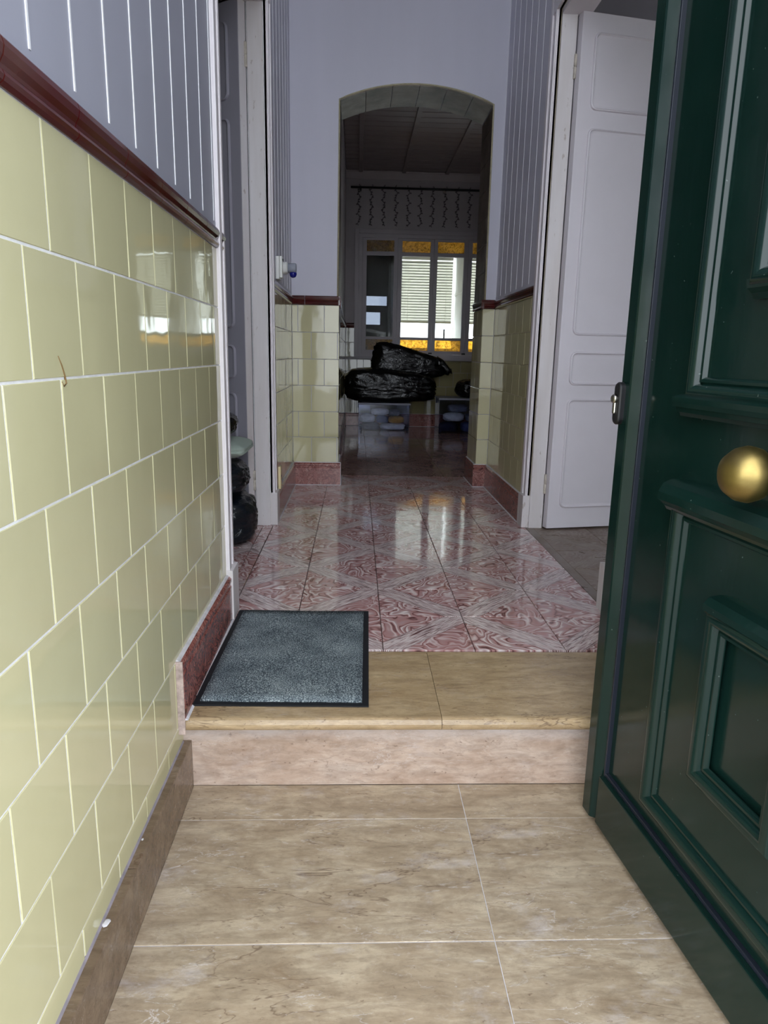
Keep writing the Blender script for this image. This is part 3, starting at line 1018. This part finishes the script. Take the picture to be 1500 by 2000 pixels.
# tiling of the far room
FT = glaze('yellow_glaze_dimmed', (156, 148, 110))  # darker copy of the yellow glaze, far-room dimness put into the colour
frow = [(ZR-(k+1)*TP, ZR-k*TP) for k in range(6)]
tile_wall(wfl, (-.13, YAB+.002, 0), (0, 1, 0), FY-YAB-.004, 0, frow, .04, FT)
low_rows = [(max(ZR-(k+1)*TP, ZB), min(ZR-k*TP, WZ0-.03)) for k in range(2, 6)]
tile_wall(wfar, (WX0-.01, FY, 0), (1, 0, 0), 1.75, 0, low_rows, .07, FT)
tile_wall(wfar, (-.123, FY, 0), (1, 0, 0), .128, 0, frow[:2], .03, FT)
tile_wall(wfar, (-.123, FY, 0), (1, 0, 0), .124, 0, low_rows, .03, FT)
t7 = new_rail(7, 'dark dado rail along the far room left wall')
rail(t7, (-.127, YAB+.01, ZR), (0, 1, 0), FY-YAB-.02, (1, 0, 0), .2)
rail(t7, (-.115, FY-.003, ZR), (1, 0, 0), .115, (0, -1, 0), .2)
bk = tag(empty('baseboard_far'), 'red marbled skirting of the far room', 'baseboard', kind='structure')
skirt(bk, (-.12, FY-.001, 0), (1.75, FY-.001, 0), (0, -1, 0))
skirt(bk, (-.129, YAB+.01, 0), (-.129, FY-.02, 0), (1, 0, 0))
# boarded ceiling
cf = box('ceiling_far', -.30, 2.4, YAB, FY+.16, FC+.035, FC+.30, M['darkwood'])
tag(cf, 'dark boarded ceiling of the far room', 'ceiling', kind='structure')
y = YAB+.01
while y < FY-.05:
    me = tile_mesh(2.41, .118, .014, .004, M['darkwood'])
    place('ceiling_board', me, cf, (1.08, y+.06, FC+.035), (1, 0, 0), (0, -1, 0))
    y += .125
for k in range(6):
    x = .02+k*.44
    sweep('ceiling_batten', [(-.022, 0), (-.018, -.016), (.018, -.016), (.022, 0)], (x, YAB+.005, FC+.022), (x, FY-.005, FC+.022), (1, 0, 0), M['darkwood'], cf)
M['cornice'] = plain('pale_cornice_paint', (190, 182, 182), .5, .3)
sweep('cornice', [(0, 0), (.012, 0), (.018, .012), (.05, .05), (.06, .055), (.06, .075), (0, .075)], (-.129, FY-.001, FC-.075+.03), (2.29, FY-.001, FC-.075+.03), (0, -1, 0), M['cornice'], cf)

# window
w1 = tag(empty('window_1', (0, FY, 0)), 'window of four casements with amber top and bottom panes', 'window', kind='structure')
boxes('window_frame', [(WX0, WX0+.035, -.02, .12, WZ0, WZ1), (WX1-.035, WX1, -.02, .12, WZ0, WZ1), (WX0+.035, WX1-.035, -.02, .12, WZ1-.035, WZ1), (WX0+.035, WX1-.035, -.02, .12, WZ0, WZ0+.035)], M['winframe'], w1)
box('window_sill', WX0-.03, WX1+.03, -.045, -.003, WZ0-.026, WZ0-.001, M['winframe'], w1, .004)
for s_ in ((WX0-.045, WX0-.001, WZ0-.001, WZ1+.045), (WX1+.001, WX1+.045, WZ0-.001, WZ1+.045)):
    box('window_casing', s_[0], s_[1], -.022, -.001, s_[2], s_[3], M['winframe'], w1, .003)
box('window_casing', WX0, WX1, -.022, -.001, WZ1+.001, WZ1+.045, M['winframe'], w1, .003)
cols = [(.092, .380), (.466, .764), (.840, 1.120), (1.207, 1.50)]
edges = [.048, .421, .801, 1.164, 1.563]
for k, (ga, gb) in enumerate(cols):
    ea, eb = edges[k]+.0015, edges[k+1]-.0015
    za, zb = WZ0+.036, WZ1-.036
    c_ = boxes('casement', [(ea, ga, .0, .045, za, zb), (gb, eb, .0, .045, za, zb), (ga, gb, .0, .045, 1.935, zb), (ga, gb, .0, .045, za, .818), (ga, gb, .004, .041, 1.785, 1.824), (ga, gb, .004, .041, .930, .958)], M['winframe'], w1)
    for z0, z1, m_, nm in ((1.824, 1.935, 'amber', 'amber_pane'), (.958, 1.785, 'glass', 'clear_pane'), (.818, .930, 'amber', 'amber_pane')):
        box(nm, ga-.003, gb+.003, .018, .023, z0-.003, z1+.003, M[m_], c_)
    if k == 0:
        piv = Matrix.Translation((ea, 0, 0))
        c_.matrix_local = piv @ Matrix.Rotation(math.radians(-5), 4, 'Z') @ piv.inverted()
    if k:
        box('bolt', edges[k]-.03, edges[k]+.03, -.016, .001, WZ1-.030, WZ1-.012, M['black'], c_, .003)
    box('bolt', edges[k+1]-.03, edges[k+1]+.01, -.010, .001, WZ0+.04, WZ0+.055, M['black'], c_, .003)

# sunroom behind the window
SY = 9.2
sr = boxes('wall_sunroom', [(.40, .44, FY+.16, SY, -.1, 2.6), (2.3, 2.4, FY+.16, SY, -.1, 2.6), (.40, 2.4, SY, SY+.1, -.1, .86), (.40, .52, SY, SY+.1, .86, 2.6), (1.22, 1.36, SY, SY+.1, .86, 2.6), (2.2, 2.4, SY, SY+.1, .86, 2.6), (.52, 2.2, SY, SY+.1, 1.98, 2.6), (.40, 2.4, FY+.16, SY+.1, -.15, -.02)], M['sunwall'])
tag(sr, 'bright white sunroom walls behind the amber window', 'wall', kind='structure')
box('sunroom_ceiling', .40, 2.4, FY+.16, SY+.1, 2.6, 2.65, M['sunwall'], sr)
box('partition', 1.225, 1.30, 8.35, SY, -.02, 2.6, M['sunwall'], sr)
box('partition_rail', 1.215, 1.2255, 8.36, SY-.08, 1.50, 1.53, M['sunwall'], sr)
box('window_latch', 1.10, 1.12, SY-.02, SY-.001, .98, 1.10, M['black'], sr, .003)
dk = boxes('wall_closet', [(-.3, -.2, FY+.16, 8.9, -.1, 2.6), (-.3, .095, 8.8, 8.84, -.1, 2.6), (.355, .40, 8.8, 8.84, -.1, 2.6), (.095, .355, 8.8, 8.84, -.1, 1.122), (.278, .355, 8.8, 8.84, 1.122, 1.268), (.095, .355, 8.8, 8.84, 1.268, 1.346), (.095, .355, 8.8, 8.84, 1.456, 2.6), (-.3, .40, FY+.16, 8.9, 2.6, 2.7), (-.3, .40, FY+.16, 8.9, -.15, -.02)], M['dim'])  # two openings added to stand in for bright patches in the glass
for x0_, x1_, z0_, z1_ in ((.095, .355, 1.346, 1.456), (.095, .278, 1.122, 1.268)):
    box('bright_patch_pane', x0_, x1_, 8.815, 8.820, z0_, z1_, M['patch_glass'], dk)
tag(dk, 'dark closet with two added openings standing in for bright patches in the first window pane', 'wall', kind='structure')
for n_, (xa, xb) in enumerate(((.55, 1.19), (1.38, 2.18))):
    bl_ = empty('venetian_blind', ((xa+xb)/2, SY-.05, 1.18))
    tag(bl_, ('white venetian blind hanging in the sunroom window in the middle' if n_ == 0 else 'white venetian blind glimpsed at the right edge of the arch'), 'blind', 'sunroom blinds')
    hw = (xb-xa)/2
    box('head_rail', -hw, hw, -.02, .02, .745, .785, M['slat'], bl_, .003)
    box('bottom_rail', -hw, hw, -.014, .014, -.012, .008, M['grout_old'], bl_, .003)
    sl = None
    for k in range(22):
        z = .022+k*.0332
        if sl is None:
            o = sweep('slat', [(-.010, -.017), (-.003, .0), (.010, .0175), (.0112, .017), (-.0018, -.0006), (-.0088, -.0175)], (-hw, 0, 0), (hw, 0, 0), (0, 1, 0), M['slat'], bl_)
            sl = o.data
        else:
            o = link('slat', sl, None, bl_)
        o.location = (0, 0, z)
    for x in (-hw+.08, hw-.08):
        link('cord', tube_mesh('cord', [(x, -.013, 0), (x, -.013, .4), (x, -.013, .75)], .0015, 5), M['slat'], bl_)
# curtain rod and dark garlands above the window
cr = tag(empty('curtain_rod', (1.0, FY-.06, 2.432)), 'dark thin curtain rod across the wall above the window', 'curtain rod')
link('rod', tube_mesh('rod', [(-1.08, 0, 0), (0, 0, 0), (1.1, 0, 0)], .011, 8), M['black'], cr)
for x in (-.98, -.12, .95):
    box('bracket', x-.01, x+.01, 0, .059, -.03, .014, M['steel'] if x == -.12 else M['black'], cr, .002)
ORD = ['first', 'second', 'third', 'fourth', 'fifth', 'sixth', 'seventh', 'eighth', 'ninth', 'tenth']
M['vine'] = plain('dark_garland', (92, 86, 88), .7, .2)
for k in range(10):
    x = .004+k*.1275
    bm = bmesh.new()
    pts = []
    for i in range(34):
        z = 2.47-.395*i/33
        pts.append(Vector((x+.012*math.sin(i*.75+k)+.004*math.sin(i*2.3), FY-.016, z)))
    o = empty('garland', (x, FY-.016, 2.47))
    me = tube_mesh('strand', [p-o.location for p in pts], .0035, 5)
    tag(o, 'dark wavy garland strand hanging over the window, %s from the left' % ORD[k], 'garland', 'garlands above the window')
    link('strand', me, M['vine'], o)
    bm = bmesh.new()
    for i in range(2, 33, 2):
        p = pts[i]-o.location
        s_ = 1 if (i//2) % 2 else -1
        v = [bm.verts.new(p+Vector(q)) for q in ((0, -.002, 0), (s_*.010, -.004, .007), (s_*.019, -.002, -.003), (s_*.009, -.001, -.009))]
        bm.faces.new(v)
        bm.faces.new([bm.verts.new(q.co+Vector((0, .0012, 0))) for q in v][::-1])
    lf = link('leaves', bm_mesh('leaves', bm), M['vine'], o)
    lf['kind'] = 'stuff'

# ------------------------------------------------------------------ soft things
def blob(name, c, r, seed, mat, parent=None, p=2.6, amp=.10, fold=.06, freq=3.0, flat=.0, sub=5, shape=None):
    """lumpy sack: super-ellipsoid with big dents and sharp creases; rests at c.z"""
    bm = bmesh.new()
    bmesh.ops.create_icosphere(bm, subdivisions=sub, radius=1)
    sv = Vector((seed*3.17, seed*1.31, seed*2.7))
    for v in bm.verts:
        d = v.co.normalized()
        k = (abs(d.x)**p+abs(d.y)**p+abs(d.z)**p)**(-1/p)
        q = d*k
        wv = Vector((noise.noise(d*1.7+sv), noise.noise(d*1.7+sv*2), noise.noise(d*1.7-sv)))*.7
        n1 = noise.noise(d*1.3+sv)
        e = (q+wv)*freq
        n2 = 1-abs(noise.noise(e+sv*1.7))*2.4
        n3 = 1-abs(noise.noise(Vector((e.x*1.2, e.y*2.6, e.z*2.6))+sv))*2.4
        n4 = 1-abs(noise.noise(e*3.1-sv))*2.4
        f = 1+amp*n1*1.6+fold*(n2*.7+n3*.6+n4*.3)
        q = Vector((q.x*r[0]*f, q.y*r[1]*f, q.z*r[2]*f))
        if shape: q = shape(q, d)
        v.co = q
    zmin = min(v.co.z for v in bm.verts)
    lim = zmin+flat*r[2]
    for v in bm.verts:
        if v.co.z < lim: v.co.z = lim+(v.co.z-lim)*.05
    zmin = min(v.co.z for v in bm.verts)
    for v in bm.verts: v.co.z -= zmin
    me = bm_mesh(name, bm, True)
    o = link(name, me, mat, parent)
    o.location = c
    return o

# sacks in the left room, just inside the doorway
def sack(name, label, cat, c, r, seed, mat, group=None, tie=None, **kw):
    t = tag(empty(name, c), label, cat, group)
    blob('sack_body', (0, 0, 0), r, seed, mat, t, **kw)
    if tie:
        q = Vector(tie)
        pts = [q, q+Vector((.01, 0, .02)), q+Vector((.03, -.01, .045)), q+Vector((.06, -.01, .05))]
        link('tied_neck', tube_mesh('tied_neck', pts, [.03, .014, .024, .012], 9), mat, t)
    return t
sack('bin_bag', 'full blue-black bin bag at the bottom of the stack behind the left door frame', 'bag', (-.590, 2.90, 0), (.165, .165, .105), 1, M['bag_blue'], 'bags in the left room', p=3.2, amp=.05, fold=.05, flat=.2)
sack('bin_bag', 'blue-black bin bag in the middle of the stack under the mint cushion', 'bag', (-.610, 2.90, .208), (.150, .15, .069), 4, M['bag_blue'], 'bags in the left room', p=3.4, amp=.05, fold=.05, flat=.2)
cu = tag(empty('cushion', (-.605, 2.90, .352)), 'pale mint cushion squeezed between black bags', 'cushion')
def pillow(q, d):
    e = max(abs(q.x)/.17, abs(q.y)/.15)
    q.z *= max(.12, 1-.75*min(1, e)**4)
    return q
blob('cushion_body', (0, 0, 0), (.165, .15, .038), 9, M['mint'], cu, p=7, amp=.02, fold=.02, sub=5, shape=pillow)
sack('bin_bag', 'small black bag slumped on top of the mint cushion', 'bag', (-.600, 2.92, .434), (.105, .12, .052), 7, M['bag'], 'bags in the left room', p=2.2, amp=.08, fold=.06, flat=.1)

# clear storage boxes with laundry
def storage(c, hw, hd, h, label):
    t = tag(empty('storage_box', c), label, 'storage box', 'clear storage boxes')
    th = .004
    boxes('box_body', [(-hw, hw, -hd, hd, 0, th), (-hw, hw, -hd, -hd+th, th, h-.02), (-hw, hw, hd-th, hd, th, h-.02), (-hw, -hw+th, -hd+th, hd-th, th, h-.02), (hw-th, hw, -hd+th, hd-th, th, h-.02)], M['clearplastic'], t)
    lid = box('lid', -hw-.008, hw+.008, -hd-.008, hd+.008, h-.0195, h, M['lidp'], t, .004)
    for x in (-hw*.92, hw*.92):
        for y_ in (-hd*.9, hd*.9):
            w_ = lathe('wheel', [(.006, -.012), (.018, -.010), (.018, .010), (.006, .012)], M['c_navy'], t, 12, 'X')
            w_.location = (x, y_, .014+.006)
    for x in (-hw-.012, hw+.004):
        box('clip', x, x+.008, -.04, .04, h-.06, h-.006, M['c_navy'], t, .002)
    return t
M['lidp'] = plain('frosted_lid', (150, 154, 166), .35, .4)
storage((.288, 7.42, .0), .262, .17, .284, 'clear storage box of laundry under the big black bag')
storage((1.075, 7.33, .0), .232, .19, .352, 'clear storage box of dark laundry beside the right pier of the arch')
lau = [(.150, 7.36, .0, .085, .075, .032, 'c_navy', 'navy laundry at the bottom left of the left clear box'),
       (.385, 7.36, .0, .115, .075, .030, 'c_white', 'white laundry along the bottom of the left clear box'),
       (.118, 7.36, .073, .068, .07, .038, 'c_white', 'white crumpled laundry at the left end of the clear box'),
       (.272, 7.36, .070, .055, .07, .034, 'c_blue', 'blue crumpled laundry in the middle of the left clear box'),
       (.420, 7.36, .070, .075, .07, .030, 'c_orange', 'tan crumpled laundry at the right end of the left clear box'),
       (.245, 7.37, .150, .085, .07, .030, 'c_white', 'white crumpled laundry on top of the heap in the left clear box'),
       (.400, 7.40, .142, .055, .07, .028, 'c_grey', 'grey crumpled laundry behind the tan piece in the left clear box'),
       (.965, 7.28, .0, .092, .09, .045, 'c_navy', 'navy laundry at the bottom left of the right clear box'),
       (1.178, 7.28, .0, .082, .09, .045, 'c_blue', 'blue laundry at the bottom right of the right clear box'),
       (1.01, 7.28, .105, .095, .08, .040, 'c_white', 'white crumpled laundry in the middle of the right clear box'),
       (1.203, 7.28, .105, .058, .08, .035, 'c_grey', 'grey laundry at the right of the right clear box'),
       (1.05, 7.30, .200, .09, .08, .035, 'c_grey', 'grey laundry topping the heap in the right clear box')]
for k, (x, y, z, a_, b_, c_, m_, lb) in enumerate(lau):
    o = blob('laundry_piece', (x, y, z+.006), (a_, b_, c_), 20+k, M[m_], None, p=3.2, amp=.08, fold=.12, freq=3.2, sub=4, flat=.15)
    tag(o, lb, 'laundry', 'laundry in the clear boxes')

# big black bags
def lowshape(q, d):
    # sagging right-hand end
    t_ = max(0, q.x/.47)
    q.z *= 1-.22*t_
    q.z -= .03*t_*t_
    return q
bb = tag(empty('bin_bag', (.348, 7.40, .296)), 'long full black bin bag lying on the left storage box', 'bag', 'black bags in the far room')
blob('sack_body', (0, 0, 0), (.44, .135, .158), 31, M['bag'], bb, p=4.2, amp=.05, fold=.07, freq=2.4, flat=.12, shape=lowshape)
def upshape(q, d):
    t_ = (q.x+.40)/.8
    s_ = 1.06-.62*max(0, min(1, t_))
    q.z = q.z*s_-.075*max(0, t_)**1.5
    q.y *= .75+.25*s_
    return q
ub = tag(empty('bin_bag', (.56, 7.625, .50)), 'black bin bag leaning on the window sill with its neck hanging right', 'bag', 'black bags in the far room')
blob('sack_body', (0, 0, 0), (.375, .075, .20), 37, M['bag'], ub, p=4.0, amp=.05, fold=.07, freq=2.4, shape=upshape)
neck = [(.28, -.02, .20), (.34, -.03, .185), (.385, -.04, .15), (.41, -.05, .11), (.40, -.05, .07)]
link('tied_neck', tube_mesh('tied_neck', neck, [.07, .05, .035, .045, .02], 10), M['bag'], ub)
link('loose_end', tube_mesh('loose_end', [(.40, -.05, .13), (.435, -.06, .12), (.455, -.06, .085)], [.02, .022, .006], 7), M['bag'], ub)
rb = tag(empty('bin_bag', (1.17, 7.33, .353)), 'small black bin bag on the right storage box beside the arch', 'bag', 'black bags in the far room')
blob('sack_body', (0, 0, 0), (.145, .13, .09), 43, M['bag'], rb, p=2.3, amp=.08, fold=.06, flat=.1)

# ------------------------------------------------------------------ door mat
mt = tag(empty('door_mat', (-.158, 1.741, .0)), 'speckled charcoal door mat with black rubber edge on the marble tread', 'mat')
mt.rotation_euler = (0, 0, math.radians(-.9))
bm = bmesh.new()
def wavy(x0, x1, y0, y1, z0, z1, n=16):
    top = [[bm.verts.new((x0+(x1-x0)*i/n, y0+(y1-y0)*j/n, z1+.0016*noise.noise(Vector((i*.3, j*.3, 0))))) for j in range(n+1)] for i in range(n+1)]
    bot = [[bm.verts.new((v.co.x, v.co.y, z0)) for v in row] for row in top]
    for i in range(n):
        for j in range(n):
            bm.faces.new((top[i][j], top[i+1][j], top[i+1][j+1], top[i][j+1]))
            bm.faces.new((bot[i][j], bot[i][j+1], bot[i+1][j+1], bot[i+1][j]))
    for i in range(n):
        bm.faces.new((top[i][0], bot[i][0], bot[i+1][0], top[i+1][0])); bm.faces.new((top[i][n], top[i+1][n], bot[i+1][n], bot[i][n]))
        bm.faces.new((top[0][i], top[0][i+1], bot[0][i+1], bot[0][i])); bm.faces.new((top[n][i], bot[n][i], bot[n][i+1], top[n][i+1]))
wavy(-.198, .198, -.297, .297, 0.0006, .004)
link('rubber_border', bm_mesh('rubber_border', bm), M['rubber'], mt)
bm = bmesh.new()
wavy(-.183, .183, -.282, .282, .0025, .0085)
link('pile', bm_mesh('pile', bm, True), M['carpet'], mt)

# ------------------------------------------------------------------ small fixtures
fx = tag(empty('plug_fixture', (XL, 3.40, 1.155)), 'white socket adapter with blue glass bulb on the left hall wall', 'socket adapter')
box('back_plate', .0005, .018, -.04, .04, -.052, .048, M['whiteplastic'], fx, .004)
bx_ = box('plug_body', .018, .030, -.026, .026, -.045, .050, M['whiteplastic'], fx, .003)
box('switch', .0295, .0325, -.012, .012, .030, .040, M['black'], bx_, .001)
lathe('adapter_disc', [(.010, .029), (.026, .031), (.028, .046), (.024, .052), (.012, .053)], M['whiteplastic'], fx, 20, 'X')
lathe('lamp_sleeve', [(.012, .053), (.022, .055), (.0225, .088), (.019, .092), (.006, .092)], M['lidp'], fx, 20, 'X')
bu = lathe('blue_bulb', [(.004, -.042), (.011, -.039), (.0155, -.032), (.017, -.024), (.016, -.018), (.012, -.017)], M['blueglass'], fx, 18, 'Z')
bu.location = (.077, 0, .0)
so = tag(empty('phone_socket', (XL+.016, 3.262, .16)), 'small cream socket plate on the red skirting by the left door frame', 'socket')
box('plate', -.003, .010, -.022, .022, -.01, .095, M['cream'], so, .003)
box('socket_hole', .0095, .0115, -.005, .005, .045, .055, M['black'], so, .0008)
hk = tag(empty('wall_hook', (-.098, YA-.002, 2.575)), 'small grey wire hook high on the wall above the arch', 'hook')
link('wire', tube_mesh('wire', [(-.006, 0, .06), (-.005, -.008, .03), (0, -.012, .0), (.006, -.008, .012), (.007, -.004, .06)], .002, 6), M['winframe'], hk)
link('dried_root', tube_mesh('dried_root', [(XL+.0004, .913, .769), (XL+.0006, .922, .757), (XL+.0006, .929, .743), (XL+.0008, .931, .735), (XL+.0004, .924, .731), (XL+.0004, .919, .737)], [.0006, .0010, .0013, .0014, .0009, .0005], 5), M['root'], wl)
